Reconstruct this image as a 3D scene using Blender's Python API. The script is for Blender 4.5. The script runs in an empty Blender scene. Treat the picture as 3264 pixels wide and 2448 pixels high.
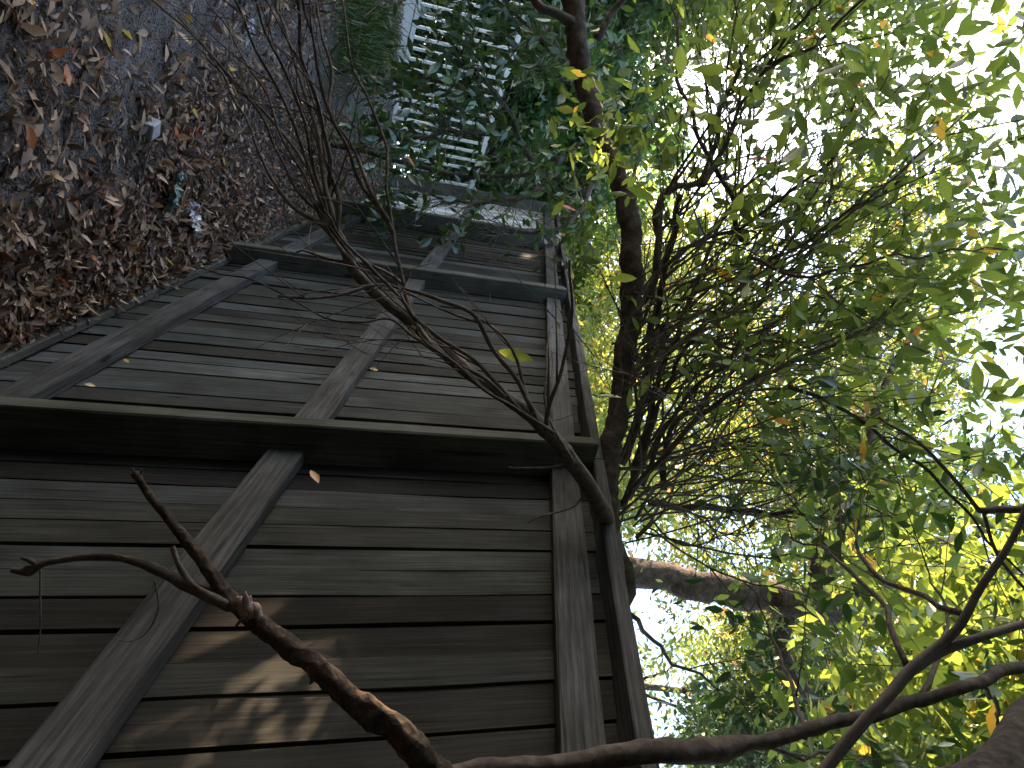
import bpy, math, random
import numpy as np
from mathutils import Vector, Matrix, noise
random.seed(7); rng = np.random.default_rng(11)
scene = bpy.context.scene
col = scene.collection

# ------------------------------------------------------------------ camera
# photo pixel frame (3264 wide): x = up in the place, y = right in the place
F = 2540.0
CAM_Z = 1.49
def unit(v):
    v = np.array(v, float); return v/np.linalg.norm(v)
_Z = unit((637, 7028, F)); _R = unit((375-1224, 1725-1632, F))
_Y = unit(_R - _R.dot(_Z)*_Z); _X = np.cross(_Z, _Y)
M = np.array([_X, _Y, _Z])
SLOPE = 0.3456
cam_data = bpy.data.cameras.new('camera'); cam = bpy.data.objects.new('camera', cam_data); col.objects.link(cam)
cx, cy, cz = M@np.array((0, 1, 0)), -(M@np.array((1, 0, 0))), -(M@np.array((0, 0, 1)))
cam.matrix_world = Matrix(((cx[0], cy[0], cz[0], 0), (cx[1], cy[1], cz[1], 0), (cx[2], cy[2], cz[2], CAM_Z), (0, 0, 0, 1)))
cam_data.sensor_width = 36; cam_data.lens = F/3264*36; cam_data.clip_start = 0.02; cam_data.clip_end = 400
scene.camera = cam
# ------------------------------------------------------------------ light
def ray(w, u): return M@unit((u-1224, w-1632, F))
SUN = unit((-.44, .76, .49))
elev = math.asin(SUN[2]); az = math.atan2(SUN[0], SUN[1])
world = bpy.data.worlds.new('World'); scene.world = world; world.use_nodes = True
wn = world.node_tree.nodes; bg = wn['Background']
sky = wn.new('ShaderNodeTexSky'); sky.sky_type = 'NISHITA'; sky.sun_disc = False
sky.sun_elevation = elev; sky.sun_rotation = az; sky.air_density = 1.2; sky.dust_density = 2.0
world.node_tree.links.new(sky.outputs[0], bg.inputs[0]); bg.inputs[1].default_value = 0.15
sd = bpy.data.lights.new('sun', 'SUN'); sd.energy = 5.0; sd.angle = math.radians(0.45); sd.color = (1, .76, .50)
so = bpy.data.objects.new('sun', sd); col.objects.link(so)
so.rotation_euler = Vector(SUN).to_track_quat('Z', 'Y').to_euler(); so.location = (0, 0, 20)
scene.view_settings.view_transform = 'Standard'; scene.view_settings.look = 'None'
scene.view_settings.exposure = 2.5; scene.view_settings.gamma = 1
scene.view_settings.use_curve_mapping = False
scene.cycles.max_bounces = 6; scene.cycles.diffuse_bounces = 4; scene.cycles.transmission_bounces = 4
scene.cycles.transparent_max_bounces = 4

# ------------------------------------------------------------------ helpers
def P(w, u, d):
    """point seen at photo pixel (w,u) at distance d along the view axis"""
    c = np.array(((u-1224)/F, (w-1632)/F, 1.0))*d
    p = M@c; return Vector((p[0], p[1], p[2]+CAM_Z))
K = 3264/2212.0
def Q(x, y, d): return P(x*K, y*K, d)          # coarse-grid pixel
def gz(x, y):
    y2 = y if y < 9 else 9+(y-9)*0.35 if y < 30 else 9+21*.35
    base = SLOPE*y2
    return base
def tag(o, label=None, cat=None, group=None, kind=None):
    if label: o['label'] = label
    if cat: o['category'] = cat
    if group: o['group'] = group
    if kind: o['kind'] = kind
    return o
def empty(name, loc=(0, 0, 0)):
    o = bpy.data.objects.new(name, None); o.location = loc; col.objects.link(o); o.empty_display_size = .1; return o
def link(name, me, mat=None, parent=None, loc=None):
    o = bpy.data.objects.new(name, me); col.objects.link(o)
    if mat is not None and not me.materials: me.materials.append(mat)
    if parent is not None:
        o.parent = parent
        o.matrix_parent_inverse = Matrix.Translation(-Vector(parent.location)) if parent.type == 'EMPTY' or True else Matrix()
    if loc is not None: o.location = loc
    return o
def mesh(name, v, f, smooth=False):
    me = bpy.data.meshes.new(name); me.from_pydata([tuple(map(float, p)) for p in v], [], f); me.update()
    if smooth: me.polygons.foreach_set('use_smooth', [True]*len(me.polygons))
    return me
def boxv(c, sx, sy, sz):
    v = [(c[0]+a*sx/2, c[1]+b*sy/2, c[2]+d*sz/2) for a in (-1, 1) for b in (-1, 1) for d in (-1, 1)]
    f = [(0, 1, 3, 2), (4, 6, 7, 5), (0, 4, 5, 1), (2, 3, 7, 6), (0, 2, 6, 4), (1, 5, 7, 3)]
    return v, f
class MB:
    def __init__(s): s.v = []; s.f = []
    def add(s, v, f):
        n = len(s.v); s.v += list(v); s.f += [tuple(i+n for i in q) for q in f]
    def tube(s, pts, rad, sides=6, rough=0.0):
        pts = [Vector(p) for p in pts]; n = len(pts); V = []; Fc = []
        up = Vector((0.3, 0.5, 0.8)).normalized(); prev = None
        for i, p in enumerate(pts):
            t = (pts[min(i+1, n-1)]-pts[max(i-1, 0)])
            if t.length < 1e-9: t = Vector((0, 0, 1))
            t.normalize()
            if prev is None:
                a = t.cross(up)
                if a.length < .1: a = t.cross(Vector((1, 0, 0)))
            else: a = prev-t*prev.dot(t)
            a.normalize(); prev = a; b = t.cross(a)
            for k in range(sides):
                th = 2*math.pi*k/sides; r = rad[i]
                if rough: r *= 1+rough*(noise.noise(p*38+Vector((math.cos(th), math.sin(th), 0))*1.3)+.6*noise.noise(p*130+Vector((math.cos(th), math.sin(th), 0))*2.2))
                V.append(p+(a*math.cos(th)+b*math.sin(th))*r)
        for i in range(n-1):
            for k in range(sides):
                k2 = (k+1) % sides
                Fc.append((i*sides+k, i*sides+k2, (i+1)*sides+k2, (i+1)*sides+k))
        Fc.append(tuple(range(sides))[::-1]); Fc.append(tuple((n-1)*sides+k for k in range(sides)))
        s.add(V, Fc)
    def build(s, name, mat, parent=None, smooth=True, **kw):
        me = mesh(name, s.v, s.f, smooth); o = link(name, me, mat, parent); tag(o, **kw); return o
def spline(pts, rad, n=5, wob=0.0, seed=0):
    """Catmull-Rom through pts"""
    P_ = [Vector(p) for p in pts]; out = []; ro = []
    ext = [P_[0]*2-P_[1]]+P_+[P_[-1]*2-P_[-2]]
    for i in range(len(P_)-1):
        a, b, c, d = ext[i:i+4]
        for k in range(n):
            t = k/n
            q = 0.5*((2*b)+(c-a)*t+(2*a-5*b+4*c-d)*t*t+(3*b-a-3*c+d)*t**3)
            if wob: q = q+Vector((noise.noise(q*9+Vector((seed, 0, 0))), noise.noise(q*9+Vector((0, seed, 5))), noise.noise(q*9+Vector((9, 3, seed)))))*wob
            out.append(q); ro.append(rad[i]*(1-t)+rad[i+1]*t)
    out.append(P_[-1]); ro.append(rad[-1])
    return out, ro

# ------------------------------------------------------------------ materials
def newmat(name):
    m = bpy.data.materials.new(name); m.use_nodes = True; nt = m.node_tree
    return m, nt, nt.nodes, nt.links, nt.nodes['Principled BSDF']
def ramp(N, stops, interp='LINEAR'):
    r = N.new('ShaderNodeValToRGB'); r.color_ramp.interpolation = interp
    el = r.color_ramp.elements
    while len(el) < len(stops): el.new(0.5)
    for e, (p, c) in zip(el, stops): e.position = p; e.color = (*c, 1)
    return r
def wood(name, c1, c2, c3, axis=2, streak=1.0, tilt=0.0):
    m, nt, N, L, b = newmat(name)
    tc = N.new('ShaderNodeTexCoord'); oi = N.new('ShaderNodeObjectInfo')
    mp = N.new('ShaderNodeMapping'); sc = [62, 62, 62]; sc[axis] = 2.2; mp.inputs['Scale'].default_value = sc
    va = N.new('ShaderNodeVectorMath'); va.operation = 'SCALE'; va.inputs[0].default_value = (13, 7, 29); L.new(oi.outputs['Random'], va.inputs['Scale'])
    ad = N.new('ShaderNodeVectorMath'); L.new(tc.outputs['Object'], ad.inputs[0]); L.new(va.outputs[0], ad.inputs[1])
    rt = N.new('ShaderNodeVectorRotate'); rt.rotation_type = 'X_AXIS'; rt.inputs['Angle'].default_value = -tilt; L.new(ad.outputs[0], rt.inputs['Vector'])
    L.new(rt.outputs[0], mp.inputs[0])
    n1 = N.new('ShaderNodeTexNoise'); n1.inputs['Scale'].default_value = 2.2; n1.inputs['Detail'].default_value = 9; n1.inputs['Roughness'].default_value = .65; L.new(mp.outputs[0], n1.inputs['Vector'])
    n2 = N.new('ShaderNodeTexNoise'); n2.inputs['Scale'].default_value = 5; n2.inputs['Detail'].default_value = 5; L.new(ad.outputs[0], n2.inputs['Vector'])
    r1 = ramp(N, [(.3, c1), (.5, c2), (.72, c3)]); L.new(n1.outputs[0], r1.inputs[0])
    # per board tone and lichen / weather blotches
    r2 = ramp(N, [(.0, (.40, .32, .27)), (.22, (.72, .66, .58)), (.5, (1.0, .98, .92)), (.8, (1.15, 1.18, 1.2)), (1.0, (1.9, 1.9, 1.95))]); L.new(oi.outputs['Random'], r2.inputs[0])
    r3 = ramp(N, [(.32, (.5, .5, .44)), (.5, (.95, .95, .95)), (.7, (1.45, 1.45, 1.5))]); L.new(n2.outputs[0], r3.inputs[0])
    m1 = N.new('ShaderNodeMix'); m1.data_type = 'RGBA'; m1.blend_type = 'MULTIPLY'; m1.inputs[0].default_value = streak; L.new(r1.outputs[0], m1.inputs[6]); L.new(r2.outputs[0], m1.inputs[7])
    m2 = N.new('ShaderNodeMix'); m2.data_type = 'RGBA'; m2.blend_type = 'MULTIPLY'; m2.inputs[0].default_value = .8; L.new(m1.outputs[2], m2.inputs[6]); L.new(r3.outputs[0], m2.inputs[7])
    kn = N.new('ShaderNodeMapping'); ks = [9, 9, 9]; ks[axis] = 2.6; kn.inputs['Scale'].default_value = ks; L.new(rt.outputs[0], kn.inputs[0])
    vo = N.new('ShaderNodeTexVoronoi'); vo.inputs['Scale'].default_value = 1; L.new(kn.outputs[0], vo.inputs['Vector'])
    rk = ramp(N, [(.05, (.25, .22, .2)), (.11, (1, 1, 1))]); L.new(vo.outputs[0], rk.inputs[0])
    m3 = N.new('ShaderNodeMix'); m3.data_type = 'RGBA'; m3.blend_type = 'MULTIPLY'; m3.inputs[0].default_value = 1; L.new(m2.outputs[2], m3.inputs[6]); L.new(rk.outputs[0], m3.inputs[7])
    n4 = N.new('ShaderNodeTexNoise'); n4.inputs['Scale'].default_value = 1.3; n4.inputs['Detail'].default_value = 3; L.new(mp.outputs[0], n4.inputs['Vector'])
    rc = ramp(N, [(.30, (.35, .33, .3)), (.37, (1, 1, 1))]); L.new(n4.outputs[0], rc.inputs[0])
    m4 = N.new('ShaderNodeMix'); m4.data_type = 'RGBA'; m4.blend_type = 'MULTIPLY'; m4.inputs[0].default_value = .9; L.new(m3.outputs[2], m4.inputs[6]); L.new(rc.outputs[0], m4.inputs[7])
    L.new(m4.outputs[2], b.inputs['Base Color']); b.inputs['Roughness'].default_value = .88; b.inputs['Specular IOR Level'].default_value = .2
    bp = N.new('ShaderNodeBump'); bp.inputs['Strength'].default_value = .55; bp.inputs['Distance'].default_value = .004; L.new(n1.outputs[0], bp.inputs['Height']); L.new(bp.outputs[0], b.inputs['Normal'])
    return m
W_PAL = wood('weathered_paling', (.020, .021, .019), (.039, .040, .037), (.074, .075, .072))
W_RAIL = wood('weathered_rail', (.034, .032, .030), (.066, .063, .061), (.13, .126, .13), axis=1, streak=.3, tilt=math.atan(SLOPE))
W_PALE = wood('skylit_tint_paling', (.42, .42, .42), (.55, .55, .56), (.70, .70, .73), streak=.5)  # far palings: the brighter open-sky light there is put into a paler colour
W_POST = wood('weathered_post', (.050, .048, .038), (.084, .081, .067), (.13, .126, .105), streak=.2)
def bark(name, c1, c2, c3, scale=30, bump=.8):
    m, nt, N, L, b = newmat(name)
    tc = N.new('ShaderNodeTexCoord')
    n1 = N.new('ShaderNodeTexNoise'); n1.inputs['Scale'].default_value = scale; n1.inputs['Detail'].default_value = 8; n1.inputs['Roughness'].default_value = .7; L.new(tc.outputs['Object'], n1.inputs['Vector'])
    v = N.new('ShaderNodeTexVoronoi'); v.inputs['Scale'].default_value = scale*1.6; L.new(tc.outputs['Object'], v.inputs['Vector'])
    r = ramp(N, [(.34, c1), (.52, c2), (.70, c3)]); L.new(n1.outputs[0], r.inputs[0]); L.new(r.outputs[0], b.inputs['Base Color'])
    b.inputs['Roughness'].default_value = .9; b.inputs['Specular IOR Level'].default_value = .2
    mx = N.new('ShaderNodeMath'); mx.operation = 'MULTIPLY'; L.new(n1.outputs[0], mx.inputs[0]); L.new(v.outputs[0], mx.inputs[1])
    bp = N.new('ShaderNodeBump'); bp.inputs['Strength'].default_value = bump; bp.inputs['Distance'].default_value = .006; L.new(mx.outputs[0], bp.inputs['Height']); L.new(bp.outputs[0], b.inputs['Normal'])
    return m
B_DARK = bark('bark_dark', (.045, .034, .030), (.095, .074, .063), (.17, .135, .115))
B_GREY = bark('bark_grey', (.10, .085, .085), (.19, .165, .155), (.28, .25, .24), 14, .4)
B_TWIG = bark('bark_twig', (.075, .056, .046), (.14, .112, .094), (.22, .18, .15), 60, .4)
B_RUST = bark('bark_rusty', (.022, .017, .014), (.060, .042, .032), (.17, .10, .065), 48, 1.2)
def leafmat(name, stops, trans=.5, tint=(1.5, 1.7, .5), gloss=.08, rough=.35):
    m = bpy.data.materials.new(name); m.use_nodes = True; nt = m.node_tree; N = nt.nodes; L = nt.links; N.clear()
    out = N.new('ShaderNodeOutputMaterial'); at = N.new('ShaderNodeAttribute'); at.attribute_name = 'rnd'
    r = ramp(N, stops); L.new(at.outputs['Fac'], r.inputs[0])
    d = N.new('ShaderNodeBsdfDiffuse'); t = N.new('ShaderNodeBsdfTranslucent'); g = N.new('ShaderNodeBsdfGlossy'); g.inputs['Roughness'].default_value = rough
    L.new(r.outputs[0], d.inputs[0])
    mu = N.new('ShaderNodeMix'); mu.data_type = 'RGBA'; mu.blend_type = 'MULTIPLY'; mu.inputs[0].default_value = 1; L.new(r.outputs[0], mu.inputs[6]); mu.inputs[7].default_value = (*tint, 1)
    L.new(mu.outputs[2], t.inputs[0])
    m1 = N.new('ShaderNodeMixShader'); m1.inputs[0].default_value = trans; L.new(d.outputs[0], m1.inputs[1]); L.new(t.outputs[0], m1.inputs[2])
    m2 = N.new('ShaderNodeMixShader'); m2.inputs[0].default_value = gloss; L.new(m1.outputs[0], m2.inputs[1]); L.new(g.outputs[0], m2.inputs[2])
    L.new(m2.outputs[0], out.inputs[0]); return m
L_GREEN = leafmat('leaf_green', [(0, (.045, .070, .025)), (.5, (.080, .115, .036)), (.975, (.14, .17, .05)), (.99, (.42, .24, .06)), (1, (.45, .15, .06))], .55, (3.3, 3.2, 1.5))
L_YEL = leafmat('leaf_yellow_green', [(0, (.06, .085, .028)), (.5, (.11, .145, .040)), (.9, (.19, .20, .055)), (.97, (.45, .30, .09)), (1, (.5, .19, .08))], .55, (2.6, 2.7, 1.8))
L_DARK = leafmat('leaf_dark', [(0, (.022, .055, .022)), (.6, (.045, .095, .032)), (1, (.09, .15, .035))], .25, (2, 2.2, .6), .12)
L_BLUE = leafmat('leaf_bluegreen', [(0, (.05, .11, .06)), (.6, (.09, .17, .085)), (1, (.16, .24, .10))], .4, (2.0, 2.2, 1.0), .12)
L_DEAD = leafmat('leaf_dead', [(0, (.035, .018, .012)), (.35, (.11, .064, .042)), (.6, (.21, .135, .092)), (.82, (.48, .31, .20)), (.955, (.62, .45, .32)), (.975, (.42, .11, .05)), (.99, (.5, .16, .05)), (1, (.55, .38, .06))], .15, (1.2, 1, .8), .04, .5)

# narrow gaps in the leaf cover through which flecks of sun reach the fence
HOLES = []
def open_gaps(p, size):
    keep = np.ones(len(p), bool); s_ = np.array(SUN)
    for q, r_ in HOLES:
        v = p-np.array(q); t = v@s_; dist = np.linalg.norm(v-t[:, None]*s_, axis=1)
        keep &= ~((dist < r_+size*.5) & (t > 0))
    return keep
# ------------------------------------------------------------------ leaf batches
T_FOLD = (np.array([(0, 0, 0), (.45, .5, .10), (1, 0, .0), (.45, -.5, .10)]), [(0, 2, 1), (0, 3, 2)])
T_FULL = (np.array([(0, 0, 0), (.2, .30, .05), (.5, .5, .09), (.8, .26, .03), (1, 0, -.05), (.8, -.26, .03), (.5, -.5, .09), (.2, -.30, .05), (.35, 0, .0), (.7, 0, 0)]),
          [(0, 8, 1), (8, 2, 1), (8, 9, 2), (9, 3, 2), (9, 4, 3), (0, 7, 8), (8, 7, 6), (8, 6, 9), (9, 6, 5), (9, 5, 4)])
def leaf_mesh(name, pos, direc, nrm, length, width, tmpl=T_FOLD, rnd=None, curl=0.0):
    pos = np.asarray(pos, float); n = len(pos)
    d = np.asarray(direc, float); d /= np.linalg.norm(d, axis=1, keepdims=True)+1e-9
    nn = np.asarray(nrm, float); s = np.cross(nn, d); s /= np.linalg.norm(s, axis=1, keepdims=True)+1e-9; nn = np.cross(d, s)
    tv, tf = tmpl; k = len(tv)
    length = np.broadcast_to(np.asarray(length, float), (n,)); width = np.broadcast_to(np.asarray(width, float), (n,))
    cu = (rng.normal(0, 1, n)*curl if curl else np.zeros(n))
    V = (pos[:, None]+d[:, None]*(tv[None, :, 0:1]*length[:, None, None])+s[:, None]*(tv[None, :, 1:2]*width[:, None, None])
         + nn[:, None]*(tv[None, :, 2:3]*width[:, None, None]*1.6+(cu[:, None]*tv[None, :, 0]**2*length[:, None])[:, :, None])).reshape(-1, 3)
    tri = np.array(tf); Fi = (tri[None]+(np.arange(n)*k)[:, None, None]).reshape(-1)
    me = bpy.data.meshes.new(name); me.vertices.add(n*k); me.vertices.foreach_set('co', V.ravel())
    nt = n*len(tf); me.loops.add(nt*3); me.loops.foreach_set('vertex_index', Fi.astype(np.int32))
    me.polygons.add(nt); me.polygons.foreach_set('loop_start', np.arange(nt, dtype=np.int32)*3)
    me.polygons.foreach_set('loop_total', np.full(nt, 3, np.int32))
    a = me.attributes.new('rnd', 'FLOAT', 'POINT'); rv = rng.random(n) if rnd is None else rnd
    a.data.foreach_set('value', np.repeat(rv, k).astype(np.float32)); me.update(calc_edges=True)
    return me
def rdir(n, flat=1.0):
    v = rng.normal(0, 1, (n, 3)); v[:, 2] *= flat; return v/np.linalg.norm(v, axis=1, keepdims=True)
def crown_points(blobs, n, clumps, spread):
    """leaf positions in clumps spread over ellipsoid blobs (centre, radii)"""
    vol = np.array([b[1][0]*b[1][1]*b[1][2] for b in blobs]); pr = vol/vol.sum()
    idx = rng.choice(len(blobs), clumps, p=pr); c = []
    for i in idx:
        d = rdir(1)[0]; r = rng.random()**.42
        c.append(np.array(blobs[i][0])+d*r*np.array(blobs[i][1]))
    c = np.array(c); w = rng.random(clumps)**1.3+.15; w /= w.sum()
    k = rng.choice(clumps, n, p=w)
    return c[k]+rng.normal(0, 1, (n, 3))*spread*np.array((1, 1, .6)), c
def crown(name, parent, blobs, n, clumps, spread, size, mat, aspect=.42, tmpl=T_FOLD, droop=.35):
    p, c = crown_points(blobs, n, clumps, spread)
    p = p[open_gaps(p, size)]; n = len(p)
    d = rdir(n, .6); d[:, 2] -= droop; nn = rdir(n, 1); nn[:, 2] = np.abs(nn[:, 2])+.5
    sz = size*rng.uniform(.65, 1.3, n)
    o = link(name, leaf_mesh(name, p, d, nn, sz, sz*aspect, tmpl), mat, parent); tag(o, kind='stuff')
    return o, c

# ================================================================== GROUND
gm, nt, N, L, b = newmat('soil')
tc = N.new('ShaderNodeTexCoord'); n1 = N.new('ShaderNodeTexNoise'); n1.inputs['Scale'].default_value = 3.5; n1.inputs['Detail'].default_value = 12; n1.inputs['Roughness'].default_value = .7
n2 = N.new('ShaderNodeTexNoise'); n2.inputs['Scale'].default_value = 120; n2.inputs['Detail'].default_value = 4
L.new(tc.outputs['Object'], n1.inputs['Vector']); L.new(tc.outputs['Object'], n2.inputs['Vector'])
r = ramp(N, [(.35, (.06, .048, .044)), (.45, (.15, .13, .13)), (.62, (.25, .23, .24))]); L.new(n1.outputs[0], r.inputs[0])
r2 = ramp(N, [(.35, (.45, .43, .4)), (.65, (1.3, 1.3, 1.3))]); L.new(n2.outputs[0], r2.inputs[0])
mx = N.new('ShaderNodeMix'); mx.data_type = 'RGBA'; mx.blend_type = 'MULTIPLY'; mx.inputs[0].default_value = 1; L.new(r.outputs[0], mx.inputs[6]); L.new(r2.outputs[0], mx.inputs[7])
L.new(mx.outputs[2], b.inputs['Base Color']); b.inputs['Roughness'].default_value = .95
bp = N.new('ShaderNodeBump'); bp.inputs['Strength'].default_value = .9; bp.inputs['Distance'].default_value = .012; L.new(n2.outputs[0], bp.inputs['Height']); L.new(bp.outputs[0], b.inputs['Normal'])
def ground_z(x, y): return gz(x, y)+.035*noise.noise(Vector((x*1.1, y*1.1, 0)))+.012*noise.noise(Vector((x*6, y*6, 3)))
xs = np.concatenate([np.linspace(-60, -6, 15), np.arange(-5.6, 2.0, .09), np.linspace(2.2, 60, 18)])
ys = np.concatenate([np.linspace(-40, -1, 10), np.arange(-.8, 8.4, .09), np.linspace(8.6, 120, 30)])
gv = [(x, y, ground_z(x, y)) for y in ys for x in xs]; nx = len(xs)
gf = [(j*nx+i, j*nx+i+1, (j+1)*nx+i+1, (j+1)*nx+i) for j in range(len(ys)-1) for i in range(nx-1)]
ground = tag(link('ground', mesh('ground', gv, gf, True), gm), kind='structure')
ground['label'] = 'sloping bare grey soil strewn with dead leaves'

# ================================================================== TIMBER FENCE
FX = 0.95
S = FX/.77
fence = tag(empty('timber_fence', (FX, 2.0, gz(0, 2.0))), 'weathered grey timber paling fence climbing the slope beside the leaf litter', 'fence')
def h(y, rel): return CAM_Z+SLOPE*y+rel*S        # height line that follows the slope
BOT, TOP = -1.17, .294
pal_meshes = []
for k in range(10):
    wv = random.uniform(-.003, .003); V = []; seg = 5; hw = .5; Hh = (TOP-BOT)*S; Fc = []
    for i in range(seg+1):
        t = i/seg; o1 = random.uniform(-.0022, .0022); o2 = random.uniform(-.0022, .0022); bx = random.uniform(-.002, .002)
        for (x, y) in ((-.0085+bx, -.5), (.0085+bx, -.5), (.0085+bx, .5), (-.0085+bx, .5)):
            V.append((x, y, t*Hh, o1 if y < 0 else o2))
    for i in range(seg):
        for q in range(4):
            q2 = (q+1) % 4; Fc.append((i*4+q, (i+1)*4+q, (i+1)*4+q2, i*4+q2))
    Fc += [(0, 1, 2, 3), (seg*4+3, seg*4+2, seg*4+1, seg*4)]
    pal_meshes.append((V, Fc))
pal_cache = {}
def paling(y0, y1, k, xo, yaw):
    wd = round(y1-y0, 3)
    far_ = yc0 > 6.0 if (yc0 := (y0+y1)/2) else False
    key = (k, round(wd/.005), far_)
    if key not in pal_cache:
        V, Fc = pal_meshes[k]
        vv = [(x, y*wd+o, z+SLOPE*(y*wd)) for x, y, z, o in V]
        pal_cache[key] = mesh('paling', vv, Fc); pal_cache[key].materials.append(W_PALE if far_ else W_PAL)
    yc = (y0+y1)/2
    o = link('paling', pal_cache[key], None, fence, (FX+.010+xo, yc, h(yc, BOT)+random.uniform(-.006, .001)))
    o.rotation_euler = (random.uniform(-.0025, .0025), 0, yaw)
edges_near = [-.6, -.5, -.395, -.29, -.18, -.07, .04, .14, .25, .36, .47, .57, .67, .76, .86] + [y*S for y in (.783, .867, .936, 1.008, 1.081, 1.154, 1.223, 1.295, 1.359, 1.43, 1.50)]
edges_mid = [y*S for y in (1.58, 1.66, 1.735, 1.799, 1.875, 1.943, 2.019, 2.099, 2.167, 2.248, 2.324, 2.403, 2.473, 2.547, 2.621, 2.708, 2.819, 2.909, 2.985, 3.06, 3.14, 3.22)]
e = edges_mid[-1]; edges_far = []
while e < 8.25: e += random.uniform(.088, .112); edges_far.append(e)
edges = edges_near+edges_mid+edges_far
for i in range(len(edges)-1):
    a, b_ = edges[i], edges[i+1]
    gap = random.choice((.004, .005, .006, .007)) if a < 1.85 else random.choice((.008, .009, .011))
    paling(a+gap/2, b_-gap/2+random.choice((0, 0, 0, -.002)), random.randrange(10), random.choice((0, .002, .004, -.002, .001)), random.uniform(-.012, .012))
    paling(b_-.042, b_+.042, random.randrange(10), .030, 0)
def sloped_bar(x0, x1, y0, y1, rel0, rel1, name, mat, seg=10, rough=.0015, parent=fence, bevel=.004, **kw):
    """bar running along the slope, thickness x0..x1, bottom rel0, top rel1"""
    mb = MB(); V = []; Fc = []
    for i in range(seg+1):
        y = y0+(y1-y0)*i/seg; j = lambda: random.uniform(-rough, rough); bz = bevel
        pr = [(x0+bz, 0, 0), (x0, 0, bz), (x0, 1, -bz), (x0+bz, 1, 0), (x1, 1, 0), (x1, 0, 0)]
        for (x, tp, dz) in pr:
            V.append((x+j(), y, h(y, rel1 if tp else rel0)+dz+j()))
    n = 6
    for i in range(seg):
        for q in range(n):
            q2 = (q+1) % n; Fc.append((i*n+q, (i+1)*n+q, (i+1)*n+q2, i*n+q2))
    Fc += [tuple(range(n)), tuple(seg*n+q for q in range(n))[::-1]]
    c = Vector((x0, (y0+y1)/2, h((y0+y1)/2, rel0)))
    V = [Vector(v)-c for v in V]
    o = link(name, mesh(name, V, Fc), mat, parent, c); tag(o, **kw); return o
PY = [(-.98, .05, .11), (1.893, .052, .110), (4.01, .075, .095), (5.80, .095, .125), (8.18, .09, .11)]
def post(y, wy, dx, k):
    V = []; Fc = []; seg = 7; z0 = h(y, BOT-.15)-h(y, BOT); Hh = h(y, .285 if k != 1 else .30)-h(y, BOT)
    for i in range(seg+1):
        z = z0+(Hh-z0)*i/seg
        for (x, yy) in ((0, .004), (-dx+.004, 0), (-dx, .004), (-dx, wy-.004), (-dx+.004, wy), (0, wy-.002)):
            V.append((x+random.uniform(-.001, .001), yy+random.uniform(-.0012, .0012), z))
    for i in range(seg):
        for q in range(6):
            q2 = (q+1) % 6; Fc.append((i*6+q, (i+1)*6+q, (i+1)*6+q2, i*6+q2))
    Fc += [tuple(range(6)), tuple(seg*6+q for q in range(6))[::-1]]
    link('post', mesh('post', V, Fc), W_POST, fence, (FX-.002, y, h(y, BOT)))
for k, (y, wy, dx) in enumerate(PY): post(y, wy, dx, k)
# rails run between posts
for k in range(len(PY)-1):
    y0 = PY[k][0]+PY[k][1]+.003; y1 = PY[k+1][0]-.003
    sloped_bar(FX-.042, FX-.003, y0, y1, -.436, -.362, 'rail', W_RAIL)
    sloped_bar(FX-.042, FX-.003, y0, y1, -1.035, -.963, 'rail', W_RAIL)
    sloped_bar(FX-.036, FX-.003, y0, y1, .195, .262, 'top_rail', W_RAIL)
    sloped_bar(FX-.030, FX-.003, y0, y1, -1.235, -1.145, 'plinth_board', W_POST)
    # cap boards butt over the posts
    sloped_bar(FX-.058, FX+.045, PY[k][0]+.02, PY[k+1][0]+.017, .297, .326, 'cap_board', W_RAIL)
def on_fence(w, u):
    r_ = M@np.array(((u-1224)/F, (w-1632)/F, 1.0)); r_ = r_*(FX/r_[0]); return (r_[0], r_[1], r_[2]+CAM_Z)
for w_, u_, r_ in [(740, 2090, .055), (880, 2120, .045), (930, 2330, .05), (1670, 765, .05), (1690, 815, .04), (1760, 770, .04)]:
    HOLES.append((on_fence(w_, u_), r_))
HOLES.append((tuple(P(1215, 2300, .93)), .05))
# ================================================================== TREES : helpers
def px(r, d): return r*K*d/F     # radius in coarse pixels at distance d -> metres
def branch(parent, pts, rads, name='branch', mat=B_DARK, sides=8, n=6, wob=.012, rough=.18, seed=1, **kw):
    """pts = (x*,y*,d) coarse pixels + distance; rads in coarse pixels"""
    P3 = [Q(*p) for p in pts]; R3 = [px(r, p[2]) for r, p in zip(rads, pts)]
    pp, rr = spline(P3, R3, n, wob, seed); mb = MB(); mb.tube(pp, rr, sides, rough); o = mb.build(name, mat, parent, **kw)
    return pp, rr, o
def twiggy(mb, start, direc, length, rad, depth, tips, bend=.25, seg=6, grav=0.0, kids=(2, 4), ang=.55):
    p = Vector(start); d = Vector(direc).normalized(); pts = [p.copy()]; rr = [rad]; cv = Vector(rdir(1)[0])*bend
    for i in range(seg):
        d = (d+cv/seg+Vector(rdir(1)[0])*.10+Vector((0, 0, grav/seg))).normalized(); p = p+d*(length/seg); pts.append(p.copy()); rr.append(rad*(1-.75*(i+1)/seg))
        if depth > 0 and i >= 1 and random.random() < kids[1]/seg:
            sd_ = (d+Vector(rdir(1)[0])*ang*1.3).normalized()
            twiggy(mb, p, sd_, length*random.uniform(.35, .65), rad*.55, depth-1, tips, bend, max(4, seg-1), grav, kids, ang)
        if tips is not None and i >= seg//2: tips.append((p.copy(), d.copy()))
    mb.tube(pts, rr, 4 if rad < .006 else 5)
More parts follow.
